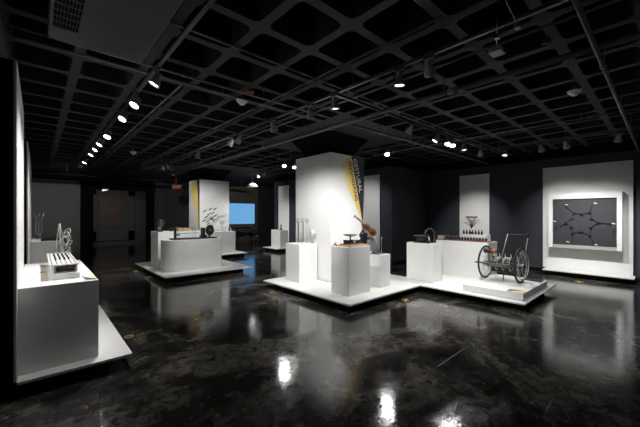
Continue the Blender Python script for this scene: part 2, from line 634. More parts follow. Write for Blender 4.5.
wall_panel(-0.136, 3.76, 5.60, 0.15, 2.94, -0.25, 'tall white panel beside the near left pedestal', 1)
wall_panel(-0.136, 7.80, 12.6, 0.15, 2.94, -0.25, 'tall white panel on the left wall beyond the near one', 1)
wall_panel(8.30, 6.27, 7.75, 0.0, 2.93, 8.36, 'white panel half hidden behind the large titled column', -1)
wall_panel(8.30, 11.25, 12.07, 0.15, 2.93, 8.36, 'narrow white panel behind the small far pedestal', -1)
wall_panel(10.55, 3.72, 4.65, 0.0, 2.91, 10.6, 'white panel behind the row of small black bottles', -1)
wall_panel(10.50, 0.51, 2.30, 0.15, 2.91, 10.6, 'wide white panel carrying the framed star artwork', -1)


# ------------------------------------------------------------------ platforms and pedestals
def poly_slab(poly, z0, z1):
    return MB().prism(poly, z0, z1)


def inset(poly, d):
    n = len(poly)
    out = []
    for i in range(n):
        p0, p1, p2 = Vector(poly[i - 1]), Vector(poly[i]), Vector(poly[(i + 1) % n])
        a, b = (p1 - p0).normalized(), (p2 - p1).normalized()
        na, nb = Vector((-a.y, a.x)), Vector((-b.y, b.x))
        k = (na + nb)
        q = p1 + k * (d / (1 + na.dot(nb)))
        out.append((q.x, q.y))
    return out


def platform(poly, label, dip=0.18):
    cx = sum(p[0] for p in poly) / len(poly)
    cy = sum(p[1] for p in poly) / len(poly)
    t = thing('display_platform', label, 'platform', (cx, cy, 0), 'low white platforms')
    poly_slab(poly, 0.125, 0.15).build('deck', WHITEP, t)
    poly_slab(inset(poly, dip), 0.0, 0.125).build('recessed_base', BLACK, t)
    return t


# counter-clockwise outlines; the L runs round the column without passing through it
platform([(3.72, 3.40), (5.87, 3.40), (5.87, 1.53), (8.09, 1.53), (8.09, 4.10), (6.40, 4.10), (6.40, 4.80), (4.645, 4.80), (4.645, 6.0), (3.72, 6.0)],
         'large L-shaped white platform around the titled column')
platform([(-0.135, 3.75), (0.735, 3.75), (0.735, 6.12), (-0.135, 6.12)], 'white platform at the left edge under the near pedestal')
platform([(-0.135, 9.6), (0.70, 9.6), (0.70, 12.6), (-0.135, 12.6)], 'white platform under the far left pedestal')
platform([(2.18, 7.77), (4.46, 7.77), (4.46, 10.73), (2.18, 10.73)], 'white platform under the rounded pedestal')
platform([(4.50, 10.80), (6.03, 10.80), (6.03, 11.87), (4.50, 11.87)], 'white platform in front of the far column', 0.12)
platform([(7.58, 11.10), (8.29, 11.10), (8.29, 12.25), (7.58, 12.25)], 'small white platform under the far right pedestal', 0.1)
platform([(10.05, 0.47), (10.49, 0.47), (10.49, 2.22), (10.05, 2.22)], 'narrow white platform below the framed star artwork', 0.08)


def pedestal(x0, x1, y0, y1, z1, label, z0=0.15):
    o = MB().box(x0, x1, y0, y1, z0, z1, bevel=0.004).build('pedestal', WHITEP)
    return tag(o, label, 'pedestal', 'white pedestals')


pedestal(-0.134, 0.462, 3.90, 5.80, 0.936, 'long white pedestal at the left edge, nearest the camera')
pedestal(-0.134, 0.48, 10.2, 11.95, 0.95, 'white pedestal against the second left panel')
pedestal(4.08, 4.665, 3.75, 4.20, 1.022, 'tall white pedestal at the platform corner carrying a wooden tray')
pedestal(5.05, 5.37, 3.79, 4.40, 0.80, 'shorter white pedestal under the violin stand')
pedestal(4.12, 4.64, 5.22, 5.70, 0.972, 'white pedestal on the left side of the large column carrying glass rods')
pedestal(6.23, 6.64, 3.31, 3.95, 0.982, 'white pedestal at the inner corner carrying a black arched machine')
pedestal(7.37, 7.92, 2.62, 3.84, 0.985, 'long white pedestal behind the wheeled cart')
pedestal(2.44, 3.60, 9.32, 10.05, 1.13, 'taller white pedestal behind the rounded one')
pedestal(4.72, 5.72, 11.25, 11.80, 0.97, 'white pedestal in front of the far column')
pedestal(7.86, 8.28, 11.30, 12.00, 0.93, 'small white pedestal in front of the narrow far panel')
tag(MB().box(6.05, 7.66, 1.60, 2.61, 0.15, 0.272, bevel=0.003).build('plinth', WHITEP),
    'low square white plinth under the wheeled cart', 'plinth')


def rounded_pedestal():
    x0, x1, y0, y1, z1 = 2.37, 3.83, 8.32, 9.02, 0.955
    r = 0.24
    poly = []
    for cx, cy, a0 in ((x1 - .05, y0 + .05, 270), (x1 - .05, y1 - .05, 0), (x0 + r, y1 - r, 90), (x0 + r, y0 + r, 180)):
        rad = r if cx < 3 else 0.05
        for k in range(9):
            a = math.radians(a0 + 90 * k / 8)
            poly.append((cx + rad * math.cos(a), cy + rad * math.sin(a)))
    o = MB().prism(poly, 0.15, z1).build('pedestal', WHITEP)
    tag(o, 'white pedestal with rounded left end carrying a long black machine', 'pedestal', 'white pedestals')


rounded_pedestal()

# ------------------------------------------------------------------ ceiling services
def rail(pts, label, w=0.036, h=0.034, z=3.24):
    (xa, ya), (xb, yb) = pts
    t = thing('lighting_track', label, 'lighting track', ((xa + xb) / 2, (ya + yb) / 2, ZC), 'ceiling lighting tracks')
    MB().obox((xa, ya, z), (xb, yb, z), w, h).build('rail', TRACKM, t)
    n = max(2, int(math.dist((xa, ya), (xb, yb)) / 1.9))
    for k in range(n + 1):
        f = (k + 0.15) / (n + 0.3)
        x, y = xa + (xb - xa) * f, ya + (yb - ya) * f
        MB().tube([(x, y, z + h / 2), (x, y, ZC)], 0.006, 6).build('hanger', PIPE, t)
    return t


rail(((0.98, 0.9), (0.98, 12.7)), 'long black lighting track over the left side')
rail(((2.97, 0.3), (2.97, 11.2)), 'long black lighting track left of the large column')
rail(((3.02, 3.0), (8.38, 3.0)), 'lighting track crossing in front of the large column')
rail(((8.42, -0.1), (8.42, 2.95)), 'lighting track facing the framed star artwork')
rail(((6.26, 3.6), (6.26, 11.2)), 'lighting track to the right of the large column')
rail(((5.2, 7.64), (6.2, 7.64)), 'short lighting track behind the large column')


def pipe(p0, p1, r, label, name='pipe', couplers=3, material=None):
    t = thing(name, label, 'pipe', p0, 'exposed ceiling pipes')
    MB().tube([p0, p1], r, 12).build('run', material or PIPE, t)
    a, b = Vector(p0), Vector(p1)
    d = (b - a).normalized()
    for k in range(couplers):
        q = a + (b - a) * ((k + 0.5) / couplers)
        MB().tube([q - d * r * 1.6, q + d * r * 1.6], r * 1.35, 12).build('coupling', material or PIPE, t)
        MB().tube([q + d * .12, q + d * .12 + Vector((0, 0, ZC - q.z))], 0.005, 6).build('hanger', PIPE, t)
    return t


pipe((3.89, -1.5, 3.17), (3.89, 13.9, 3.17), 0.032, 'thick sprinkler pipe running the length of the room past the column', 'sprinkler_pipe', 7)
pipe((1.5, 0.42, 3.10), (10.55, 0.42, 3.10), 0.020, 'pipe crossing the ceiling at the right edge', 'conduit', 5)
pipe((-0.2, 3.05, 3.375), (10.5, 3.05, 3.375), 0.012, 'thin conduit crossing above the near track', 'conduit', 6)
pipe((3.97, 3.56, 3.13), (9.9, 3.56, 3.13), 0.020, 'conduit crossing just in front of the column capital', 'conduit', 4)
pipe((-0.2, 3.90, 3.285), (3.8, 3.90, 3.285), 0.014, 'thin conduit just beyond the ceiling unit', 'conduit', 4)
pipe((-0.2, 4.13, 3.29), (3.8, 4.13, 3.29), 0.014, 'second thin conduit beyond the ceiling unit', 'conduit', 3)
pipe((2.62, 1.3, 3.335), (2.62, 12.0, 3.335), 0.012, 'thin conduit beside the middle track', 'conduit', 5)
pipe((1.42, 4.2, 3.335), (1.42, 13.8, 3.335), 0.012, 'thin conduit beside the left track', 'conduit', 5)
pipe((3.45, -1.0, 3.325), (3.45, 8.0, 3.325), 0.014, 'thin conduit between the sprinkler pipe and the middle track', 'conduit', 4)
pipe((-0.2, 14.1, 3.05), (8.2, 14.1, 3.05), 0.035, 'thick pipe across the far end of the room', 'sprinkler_pipe', 5, BLACK)
pipe((-0.2, 16.3, 3.25), (8.2, 16.3, 3.25), 0.03, 'pipe close to the far wall', 'conduit', 5)
pipe((7.1, 0.2, 3.30), (7.1, 5.6, 3.30), 0.016, 'thin conduit above the wheeled cart', 'conduit', 4)


def hvac():
    t = thing('ceiling_air_unit', 'large grey sheet metal air unit hanging over the left side', 'air conditioner', (0.41, 2.4, ZC))
    MB().box(0.06, 0.76, 1.2, 3.49, 3.10, 3.36, bevel=0.008).build('casing', DUCT, t)
    g = MB()
    g.box(0.085, 0.245, 1.35, 3.23, 3.0945, 3.1)
    g.build('grille_recess', BLACK, t)
    f = MB()
    y = 1.35
    while y < 3.24:
        f.box(0.085, 0.245, y - 0.006, y + 0.006, 3.088, 3.0955)
        y += 0.094
    for k in range(9):
        x = 0.085 + 0.16 * k / 8
        f.box(x - 0.0012, x + 0.0012, 1.35, 3.23, 3.089, 3.095)
    f.build('grille', DUCT, t)
    for x, y in ((0.10, 3.3), (0.72, 3.3), (0.10, 1.5), (0.72, 1.5)):
        MB().tube([(x, y, 3.36), (x, y, ZC + 0.02)], 0.008, 6).build('hanger', PIPE, t)
    return t


hvac()

# duct beside it and solid service shapes up in the dark
dk = thing('air_duct', 'dark rectangular duct crossing near the projector mount', 'duct', (6.0, -0.3, ZC))
MB().box(4.2, 8.2, -0.55, -0.15, 3.12, 3.36, bevel=0.006).build('casing', DUCT, dk)
MB().box(5.6, 5.64, -0.57, -0.13, 3.10, 3.38).build('flange', DUCT, dk)
MB().box(7.2, 7.24, -0.57, -0.13, 3.10, 3.38).build('flange', DUCT, dk)


def detector(x, y, label, s=1.0, z=3.36):
    t = thing('smoke_detector', label, 'detector', (x, y, ZC), 'ceiling detectors')
    MB().lathe([(0.085 * s, 0), (0.085 * s, -0.012), (0.075 * s, -0.03)], (x, y, z)).build('base', PORC, t)
    MB().lathe([(0.055 * s, -0.03), (0.055 * s, -0.05), (0.045 * s, -0.06), (0.028 * s, -0.075), (0, -0.078)], (x, y, z)).build('sensor_cap', PORC, t)
    MB().tube([(x, y, z), (x, y, ZC + 0.05)], 0.02, 8).build('stem', PIPE, t)
    return t


detector(2.32, 4.35, 'white ceiling detector nearest the middle of the photo')
detector(5.63, 0.86, 'white ceiling detector high on the right beside the crossing pipe')
detector(1.96, 9.92, 'small white ceiling detector beyond the left track')
sp = thing('fire_sounder', 'small red fire alarm just above the middle detector', 'fire alarm', (2.26, 4.0, ZC))
MB().lathe([(0.05, 0), (0.055, -0.02), (0.045, -0.045), (0, -0.05)], (2.26, 4.0, 3.39)).build('body', RED, sp)
MB().lathe([(0.02, -0.05), (0.015, -0.065), (0, -0.067)], (2.26, 4.0, 3.39)).build('cap', RED, sp)
sp = thing('valve_box', 'dark red valve on the ceiling behind the projector mount', 'valve', (3.83, 0.82, ZC))
MB().box(3.81, 3.85, 0.79, 0.85, 3.34, 3.41, bevel=0.01).build('body', mat('dull_red', (0.16, 0.03, 0.02), 0.5, noise=0.2), sp)
MB().lathe([(0.03, 0), (0.03, 0.012)], (3.83, 0.79, 3.365), (0, -1, 0)).build('hand_wheel', RUBBER, sp)


def projector():
    x, y = 2.61, 0.865
    t = thing('ceiling_projector', 'small silver fixture hanging on a thin rod at upper right', 'projector', (x, y, ZC))
    MB().box(x - .055, x + .055, y - .045, y + .045, 2.835, 2.868, bevel=0.006).build('body', SILVER, t)
    MB().tube([(x - .055, y + .02, 2.853), (x - .095, y + .05, 2.862), (x - .11, y + .065, 2.857)], 0.004, 8).build('cable', SILVER, t)
    MB().lathe([(0.018, 0), (0.02, 0.02), (0.015, 0.022)], (x + .02, y - .045, 2.85), (0, -1, 0)).build('lens', BLK, t)
    MB().tube([(x, y, 2.868), (x, y, ZC + .02)], 0.004, 8).build('rod', CHROME, t)
    MB().box(x - .018, x + .022, y - .02, y + .02, 2.95, 2.985, bevel=0.004).build('bracket', CHROME, t)
    MB().tube([(x + .012, y, 2.97), (x + .06, y - .04, 3.06), (x + .08, y - .06, 3.2), (x + .02, y - .03, 3.38)], 0.003, 6).build('wire', RUBBER, t)


projector()
t = thing('ceiling_strut', 'pair of bright metal rods slanting beside the hanging fixture', 'strut', (2.7, 0.8, ZC))
for dx in (0, 0.022):
    MB().tube([(2.63 + dx, .87, 3.40), (2.735 + dx, .765, 3.07)], 0.005, 8).build('rod', CHROME, t)
MB().box(2.725, 2.775, .745, .785, 3.04, 3.075, bevel=0.004).build('clamp', METAL, t)

# ------------------------------------------------------------------ track spotlights
pm = MB()
pm.box(-0.06, 0.06, -0.017, 0.017, -0.045, -0.014, bevel=0.003)
ME_ADAPT = pm.mesh('adapter', TRACKM)
pm = MB()
pm.tube([(0, 0, -0.045), (0, 0, -0.085)], 0.007, 8)
pm.tube([(-0.062, 0, -0.13), (-0.062, 0, -0.095), (-0.04, 0, -0.085), (0.04, 0, -0.085), (0.062, 0, -0.095), (0.062, 0, -0.13)], 0.006, 8)
ME_YOKE = pm.mesh('yoke', TRACKM)
pm = MB()
pm.lathe([(0.0, 0.070), (0.020, 0.070), (0.026, 0.062), (0.028, 0.03), (0.036, 0.01), (0.052, -0.03), (0.060, -0.055), (0.062, -0.078),
          (0.057, -0.078), (0.054, -0.060), (0.0, -0.058)], segs=20)
for k in range(3):
    pm.lathe([(0.022, 0.060 - k * .014), (0.034, 0.058 - k * .014), (0.034, 0.054 - k * .014), (0.022, 0.052 - k * .014)], segs=20)
ME_HEAD = pm.mesh('housing', HEADM)
pm = MB()
pm.lathe([(0.0, -0.0660), (0.052, -0.0640), (0.052, -0.0615), (0.0, -0.0610)], segs=20)
ME_LENS = pm.mesh('lens', LENS)
ME_LENSDIM = ME_LENS.copy()
ME_LENSDIM.materials.clear()
ME_LENSDIM.materials.append(LENSDIM)


def spot(x, y, target, power, label, size=60, blend=1.0, dim=False, z=3.24, along='y'):
    t = thing('track_spotlight', label, 'spotlight', (x, y, z), 'track spotlights')
    a = bpy.data.objects.new('adapter', ME_ADAPT)
    yk = bpy.data.objects.new('yoke', ME_YOKE)
    h = bpy.data.objects.new('housing', ME_HEAD)
    ln = bpy.data.objects.new('lens', ME_LENSDIM if dim else ME_LENS)
    for o in (a, yk, h, ln):
        COL.objects.link(o)
    pos = Vector((x, y, z - 0.13))
    d = Vector(target) - pos
    az = math.atan2(d.y, d.x)
    a.parent = t
    a.rotation_euler = (0, 0, PI / 2 if along == 'y' else 0)
    yk.parent = t
    yk.rotation_euler = (0, 0, az + PI / 2)
    h.parent = t
    h.location = (0, 0, -0.13)
    h.rotation_euler = d.to_track_quat('-Z', 'Y').to_euler()
    ln.parent = h
    if power > 0:
        ld = bpy.data.lights.new('spot_lamp', 'SPOT')
        ld.energy = power * SPOT
        ld.color = (1.0, 0.985, 0.965)
        ld.spot_size = math.radians(size)
        ld.spot_blend = blend
        ld.shadow_soft_size = 0.045
        lo = bpy.data.objects.new('spot_lamp', ld)
        COL.objects.link(lo)
        lo.parent = h
        lo.location = (0, 0, -0.085)
    return t


N9 = ['nearest', 'second', 'third', 'fourth', 'fifth', 'sixth', 'seventh', 'eighth', 'farthest']
LEFT = [(3.78, (-.05, 4.25, 1.0), 34, 90), (4.74, (-.14, 4.15, 1.3), 90, 80), (5.54, (-.14, 4.9, 1.3), 80, 75), (6.99, (0.1, 6.0, .95), 50, 70),
        (7.88, (-.14, 7.5, 1.5), 50, 75), (8.56, (-.14, 8.2, 1.4), 50, 75), (9.33, (-.1, 9.0, 1.2), 50, 75), (10.8, (.1, 10.5, .95), 50, 70), (12.05, (0.5, 17.0, 1.7), 70, 60)]
for k, (y, tg, pw, sz) in enumerate(LEFT):
    spot(0.98, y, tg, pw, N9[k] + ' spotlight on the long left ceiling track', sz)

spot(2.97, 1.97, (3.3, 2.3, 0.0), 30, 'small bright spotlight high above the platform corner', 65)
spot(2.97, 2.99, (3.5, 3.2, 0.1), 35, 'bright spotlight on the middle track, above the column top', 75)
spot(2.97, 3.50, (4.67, 5.4, 0.8), 120, 'pale spotlight hanging just left of the column top', 70, dim=True)
spot(2.97, 4.47, (4.58, 5.5, 0.6), 110, 'grey bell spotlight on the middle track above the far pedestals', 85, dim=True)
spot(2.97, 6.02, (2.6, 8.9, 0.7), 24, 'farther spotlight of the close pair on the middle track', 60, dim=True)
spot(2.97, 5.70, (3.6, 8.9, 0.7), 24, 'nearer spotlight of the close pair on the middle track', 60)
spot(2.97, 7.83, (2.9, 9.2, 0.8), 120, 'single grey spotlight above the rounded pedestal', 75, dim=True)
spot(2.95, 10.2, (4.9, 11.9, 1.4), 170, 'near spotlight of the pair above the exit sign', 65)
spot(2.96, 10.75, (5.0, 16.5, 1.6), 90, 'far spotlight of the pair above the exit sign', 65)
spot(2.97, 1.62, (6.7, 2.8, 0.5), 260, 'dark-backed spotlight at top right of the middle track', 48, dim=True)

spot(4.85, 3.0, (5.2, 4.8, 0.8), 100, 'grey bell spotlight left of the bright cluster in front of the column', 85, dim=True, along='x')
spot(5.80, 3.0, (4.9, 4.3, 0.8), 75, 'left spotlight of the bright cluster of three', 65, along='x')
spot(6.27, 3.0, (4.4, 2.5, .1), 45, 'middle spotlight of the bright cluster of three', 80, along='x')
spot(6.46, 3.0, (5.2, 2.1, 0.1), 60, 'right, brightest spotlight of the cluster of three', 75, along='x')
spot(7.02, 3.0, (6.75, 2.6, .4), 130, 'grey bell spotlight right of the bright cluster', 75, dim=True, along='x')
spot(7.95, 3.0, (10.5, 4.2, 1.1), 170, 'spotlight above the row of small black bottles', 46, dim=True, along='x')
spot(8.42, 2.61, (7.3, 2.5, .5), 80, 'leftmost spotlight on the track facing the star artwork', 65, dim=True)
spot(8.42, 1.88, (10.5, 1.8, 0.9), 115, 'second spotlight on the track facing the star artwork', 68, dim=True)
spot(8.42, 1.43, (10.4, 1.0, 0.85), 115, 'third spotlight on the track facing the star artwork', 68, dim=True)
spot(8.42, 0.61, (10.3, 1.1, .3), 115, 'rightmost spotlight on the track facing the star artwork', 68, dim=True)
spot(6.26, 4.50, (4.6, 3.4, .5), 40, 'lone bright spotlight right of the column graphic', 65)
spot(5.46, 7.64, (4.3, 5.9, .6), 35, 'left spotlight at the upper left corner of the column', 75, along='x')
spot(5.84, 7.64, (4.6, 6.2, .4), 25, 'bright spotlight touching the upper left corner of the column', 60, along='x')
spot(6.26, 6.2, (8.3, 6.8, 1.5), 60, 'extra spotlight added for the panel half hidden by the column', 65, dim=True)  # lamp added out of sight to light the half hidden panel
spot(6.26, 10.5, (8.2, 11.5, 1.0), 90, 'left spotlight of the far pair above the blue screen', 60)
spot(6.26, 10.05, (8.9, 16.9, 1.3), 130, 'right spotlight of the far pair above the blue screen', 70)
# wall washer on the far alcove
t = thing('wall_washer_lamp', 'triangular lamp lit above the dark alcove', 'lamp', (2.2, 16.85, 2.75))
MB().box(2.1, 2.35, 16.6, 16.85, 2.72, 2.78, bevel=0.01).build('housing', HEADM, t)
MB().prism([(2.12, 2.66), (2.33, 2.72), (2.12, 2.72)], 0, 0.16, Matrix.Translation((0, 16.80, 0)) @ XZ).build('reflector', LENSDIM, t)


def pendant():
    x, y = 6.32, 11.0
    t = thing('dome_lamp', 'white dome lamp hanging above the blue screen', 'lamp', (x, y, ZC))
    MB().lathe([(0.03, 0.16), (0.09, 0.14), (0.17, 0.08), (0.21, 0.0), (0.20, 0.0), (0.16, 0.07), (0.08, 0.125), (0.0, 0.13)], (x, y, 2.72)).build('shade', PORC, t)
    MB().tube([(x, y, 2.86), (x, y, ZC + .02)], 0.008, 8).build('stem', PIPE, t)

    ld = bpy.data.lights.new('dome_light', 'SPOT')
    ld.energy = 60
    ld.spot_size = math.radians(150)
    ld.spot_blend = 1.0
    ld.shadow_soft_size = 0.06
    lo = bpy.data.objects.new('dome_light', ld)
    COL.objects.link(lo)
    lo.parent = t
    lo.location = (0, 0, 2.76 - ZC)


pendant()

ld = bpy.data.lights.new('washer_light', 'SPOT')
ld.energy = 45
ld.spot_size = math.radians(100)
ld.spot_blend = 1.0
ld.shadow_soft_size = 0.06
lo = bpy.data.objects.new('washer_light', ld)
COL.objects.link(lo)
lo.parent = t
lo.location = (0.3, 0.15, -0.12)
lo.rotation_euler = Vector((0.5, 3.4, -1.2)).to_track_quat('-Z', 'Y').to_euler()

# exit sign
t = thing('exit_sign', 'dim red exit sign hanging beside the far white column', 'sign', (4.25, 13.6, ZC))
MB().box(4.10, 4.42, 13.58, 13.63, 2.66, 2.88, bevel=0.006).build('housing', BLK, t)
text_object('lettering', 'EXIT', 0.17, EXITRED, (4.115, 13.578, 2.71), (1, 0, 0), (0, 0, 1), t, bold=0.006)
MB().tube([(4.25, 13.605, 2.88), (4.25, 13.605, ZC + .02)], 0.01, 8).build('stem', PIPE, t)

# ------------------------------------------------------------------ screen and furniture at the far wall
t = thing('wall_screen', 'blue lit screen on the olive far wall', 'screen', (9.0, 16.98, 1.06))
MB().box(8.0, 9.92, 16.93, 17.0, 1.03, 2.31, bevel=0.006).build('bezel', BLK, t)
MB().box(8.03, 9.88, 16.924, 16.93, 1.065, 2.285).build('display', SCREEN, t)
t = thing('wall_shelf', 'thin pale shelf below the blue screen', 'shelf', (9.1, 16.9, 0.93))
MB().box(8.55, 9.65, 16.80, 17.0, 0.90, 0.94, bevel=0.004).build('board', SILVER, t)
MB().box(8.7, 8.74, 16.86, 17.0, 0.78, 0.90).build('bracket', BLK, t)
MB().box(9.46, 9.5, 16.86, 17.0, 0.78, 0.90).build('bracket', BLK, t)
t = thing('console_table', 'dark narrow table under the blue screen', 'table', (8.9, 16.3, 0))
MB().box(8.3, 9.5, 16.0, 16.6, 0.70, 0.74, bevel=0.005).build('table_top', BLK, t)
for x in (8.34, 9.46):
    for y in (16.04, 16.56):
        MB().box(x - .02, x + .02, y - .02, y + .02, 0, 0.70).build('leg', BLK, t)
t0 = thing('stool', 'dark round stool left in front of the screen', 'stool', (8.45, 15.4, 0), 'dark stools')
MB().lathe([(0.17, 0.0), (0.18, 0.02), (0.17, 0.045), (0, 0.05)], (8.45, 15.4, 0.55)).build('seat', BLK, t0)
for k in range(4):
    a = PI / 4 + k * PI / 2
    MB().tube([(8.45 + .10 * math.cos(a), 15.4 + .10 * math.sin(a), .55), (8.45 + .19 * math.cos(a), 15.4 + .19 * math.sin(a), 0.0)], 0.012, 8).build('leg', METAL, t0)
copy_tree(t0, (9.15, 15.55, 0), 'dark round stool right in front of the screen')

# ------------------------------------------------------------------ star artwork
t = thing('framed_artwork', 'charcoal board with a black jointed star in a white box frame', 'artwork', (10.4, 1.4, 0.74))
YZR = Matrix(((0, 0, -1, 0), (-1, 0, 0, 0), (0, 1, 0, 0), (0, 0, 0, 1)))
m = MB()
m.box(10.26, 10.5, 0.68, 0.775, 0.735, 2.165).box(10.26, 10.5, 2.03, 2.12, 0.735, 2.165).box(10.26, 10.5, 0.775, 2.03, 2.02, 2.165)
m.build('frame', WHITE, t)
MB().box(10.30, 10.33, 0.775, 2.03, 0.82, 2.02).build('board', ARTBOARD, t)
MB().box(10.27, 10.5, 0.775, 2.03, 0.735, 0.82).build('lower_rail', RAILSHADE, t)
AW, AH = 1.255, 1.20
cy0, cz0 = 1.40, 1.40


def art(px, py):   # board fraction -> world point just in front of the board
    return (10.288, 2.03 - px * AW, 2.02 - py * AH)


nodes = [(.355, .31), (.475, .335), (.60, .30), (.625, .43), (.735, .51), (.62, .61), (.60, .77), (.475, .71), (.335, .745), (.31, .61), (.215, .53), (.325, .42)]
m = MB()
for a, b in zip(nodes, nodes[1:] + nodes[:1]):
    m.obox(art(*a), art(*b), 0.012, 0.012, (1, 0, 0))
m.build('star_linkage', BLK, t)
for nd in nodes:
    p = art(*nd)
    MB().lathe([(0.030, 0.0), (0.030, 0.02), (0.018, 0.028)], p, (-1, 0, 0), 14).build('joint', BLK, t)
arms = [((.355, .31), (.225, .17)), ((.60, .30), (.635, .17)), ((.735, .51), (.90, .53)), ((.60, .77), (.665, .93)), ((.335, .745), (.335, .90)), ((.215, .53), (.13, .60))]
tips = [(.235, .125), (.69, .105), (.95, .52), (.70, .965), (.255, .935), (.03, .49)]
for (a, b), tp in zip(arms, tips):
    ar = MB()
    ar.obox(art(*a), art(*b), 0.016, 0.014, (1, 0, 0))
    ar.lathe([(0.016, 0), (0.016, 0.02)], art(*b), (-1, 0, 0), 10)
    ao = ar.build('arm', BLK, t)
    p = art(*tp)
    MB().obox((p[0], p[1] + .03, p[2] + .008), (p[0], p[1] - .03, p[2] - .008), 0.018, 0.012, (1, 0, 0)).build('white_tip', TIPWHITE, ao)
for px, py in ((.955, .68), (.06, .64)):
    p = art(px, py)
    MB().obox((p[0], p[1], p[2] + .05), (p[0], p[1], p[2] - .06), 0.022, 0.02, (1, 0, 0)).build('drop_arm', BLK, t)
# ------------------------------------------------------------------ wheeled cart
def cart():
    ox, oy, oz = 7.0, 2.215, 0.272
    t = thing('wheeled_cart', 'two-wheeled machine cart with spoked wheels and a tall push handle', 'cart', (ox, oy, oz))
    R = 0.345

    def wheel(y, cam_):
        m = MB()
        c = Vector((ox, y, oz + R))
        pts = [c + Vector((math.cos(a), 0, math.sin(a))) * (R - .017) for a in [2 * PI * k / 40 for k in range(40)]]
        m.tube(pts, 0.017, 8, closed=True)
        w = m.build('wheel', RUBBER, t)
        m = MB()
        pts = [c + Vector((math.cos(a), 0, math.sin(a))) * (R - .045) for a in [2 * PI * k / 40 for k in range(40)]]
        m.tube(pts, 0.011, 6, closed=True)
        m.build('rim', PALE, w)
        m = MB()
        for k in range(20):
            a = 2 * PI * k / 20
            s = 0.03 if k % 2 else -0.03
            b = a + (0.5 if k % 4 < 2 else -0.5)
            m.tube([c + Vector((math.cos(b) * .03, s, math.sin(b) * .03)), c + Vector((math.cos(a), 0, math.sin(a))) * (R - .045)], 0.0022, 5)
        m.build('spokes', PALE, w)
        MB().lathe([(0.012, -0.06), (0.034, -0.035), (0.022, -0.02), (0.022, 0.02), (0.034, 0.035), (0.012, 0.06)], c, (0, 1, 0), 14).build('hub', METAL, w)
        m = MB()
        pts = [c + Vector((math.cos(a), 0, math.sin(a))) * (R - .075) + Vector((0, cam_ * .045, 0)) for a in [2 * PI * k / 32 for k in range(32)]]
        m.tube(pts, 0.008, 6, closed=True)
        m.build('push_rim', PALE, w)
        return w
    wheel(1.885, -1)
    wheel(2.545, 1)
    MB().tube([(ox, 1.85, oz + R), (ox, 2.58, oz + R)], 0.014, 10).build('axle', METAL, t)
    fr = MB()
    for y in (1.97, 2.46):
        fr.tube([(ox - .30, y, oz + .33), (ox + .22, y, oz + .33)], 0.012, 8)
        fr.tube([(ox - .02, y, oz + .33), (ox + .02, y, oz + R)], 0.012, 8)
    for x in (-.30, -.05, .22):
        fr.tube([(ox + x, 1.97, oz + .33), (ox + x, 2.46, oz + .33)], 0.012, 8)
    fr.tube([(ox + .2, 2.0, oz + .33), (ox + .24, 2.0, oz + .16), (ox + .24, 2.43, oz + .16), (ox + .2, 2.43, oz + .33)], 0.010, 8)
    fr.build('frame', METAL, t)
    MB().box(ox - .34, ox - .26, 1.96, 2.62, oz + .345, oz + .372, bevel=0.006).build('front_board', mat('dark_board', (0.09, 0.09, 0.09), 0.4, noise=0.2), t)
    m = MB()
    m.box(ox - .10, ox + .18, 2.0, 2.43, oz + .345, oz + .37, bevel=.004)
    m.build('deck', BLK, t)
    for k in range(7):
        y = 2.03 + k * 0.06
        mm = MB()
        mm.tube([(ox - .09, y, oz + .38), (ox - .02, y + .02, oz + .47), (ox + .1, y - .01, oz + .44), (ox + .17, y, oz + .38)], 0.008, 6)
        mm.lathe([(0.024, -0.012), (0.024, 0.012)], (ox + .03, y, oz + .455), (0, 1, 0), 12)
        mm.build('linkage', PALE if k % 3 else BLK, t)
    fo = MB()
    fo.box(ox - .06, ox + .14, 2.02, 2.42, oz + .17, oz + .33, bevel=0.01)
    fo.build('battery_box', BLK, t)
    MB().tube([(ox + .0, 2.2, oz + .17), (ox + .0, 2.2, oz + .0)], 0.012, 8).build('prop_leg', METAL, t)
    # motor on the left
    mo = MB().lathe([(0.0, 0.09), (0.044, 0.09), (0.048, 0.08), (0.048, -0.05), (0.036, -0.06), (0, -0.06)], (ox - .12, 2.43, oz + .59), (0, 1, 0), 18).build('motor', BLK, t)
    MB().lathe([(0.038, 0.0), (0.046, -0.015), (0.046, -0.075), (0.03, -0.09), (0, -0.09)], (ox - .12, 2.365, oz + .595), (0, 1, 0), 18).build('gearbox', RED, mo)
    MB().obox((ox - .12, 2.42, oz + .55), (ox - .12, 2.42, oz + .36), 0.07, 0.03, (0, 1, 0)).build('motor_mount', METAL, t)
    # tall handle at the back
    for yb, yt in ((1.90, 1.865), (2.33, 2.245)):
        MB().tube([(ox + .18, yb, oz + .34), (ox + .33, yt, oz + .93)], 0.008, 8).build('push_handle', PALE, t)
    MB().tube([(ox + .33, 1.865, oz + .93), (ox + .33, 2.245, oz + .93)], 0.004, 8).build('crossbar', METAL, t)
    MB().tube([(ox + .31, 1.872, oz + .87), (ox + .334, 1.865, oz + .945)], 0.016, 8).build('grip', RUBBER, t)
    tr = MB()
    for k in range(5):
        y = 1.98 + k * .11
        tr.tube([(ox - .30, y, oz + .36), (ox - .16, y + .05, oz + .47), (ox + .02, y - .03, oz + .42), (ox + .19, y + .04, oz + .52)], 0.006, 6)
    tr.build('rod_mechanism', PALE, t)
    lw = MB()
    for k in range(4):
        y = 2.0 + k * .13
        lw.tube([(ox - .28, y, oz + .33), (ox - .1, y + .03, oz + .22), (ox + .05, y, oz + .33)], 0.007, 6)
    lw.build('lower_rods', PALE, t)
    MB().box(ox - .30, ox - .26, 2.02, 2.40, oz + .30, oz + .335).build('front_bar', RUBBER, t)
    t.rotation_euler = (0, 0, math.radians(-4))


cart()


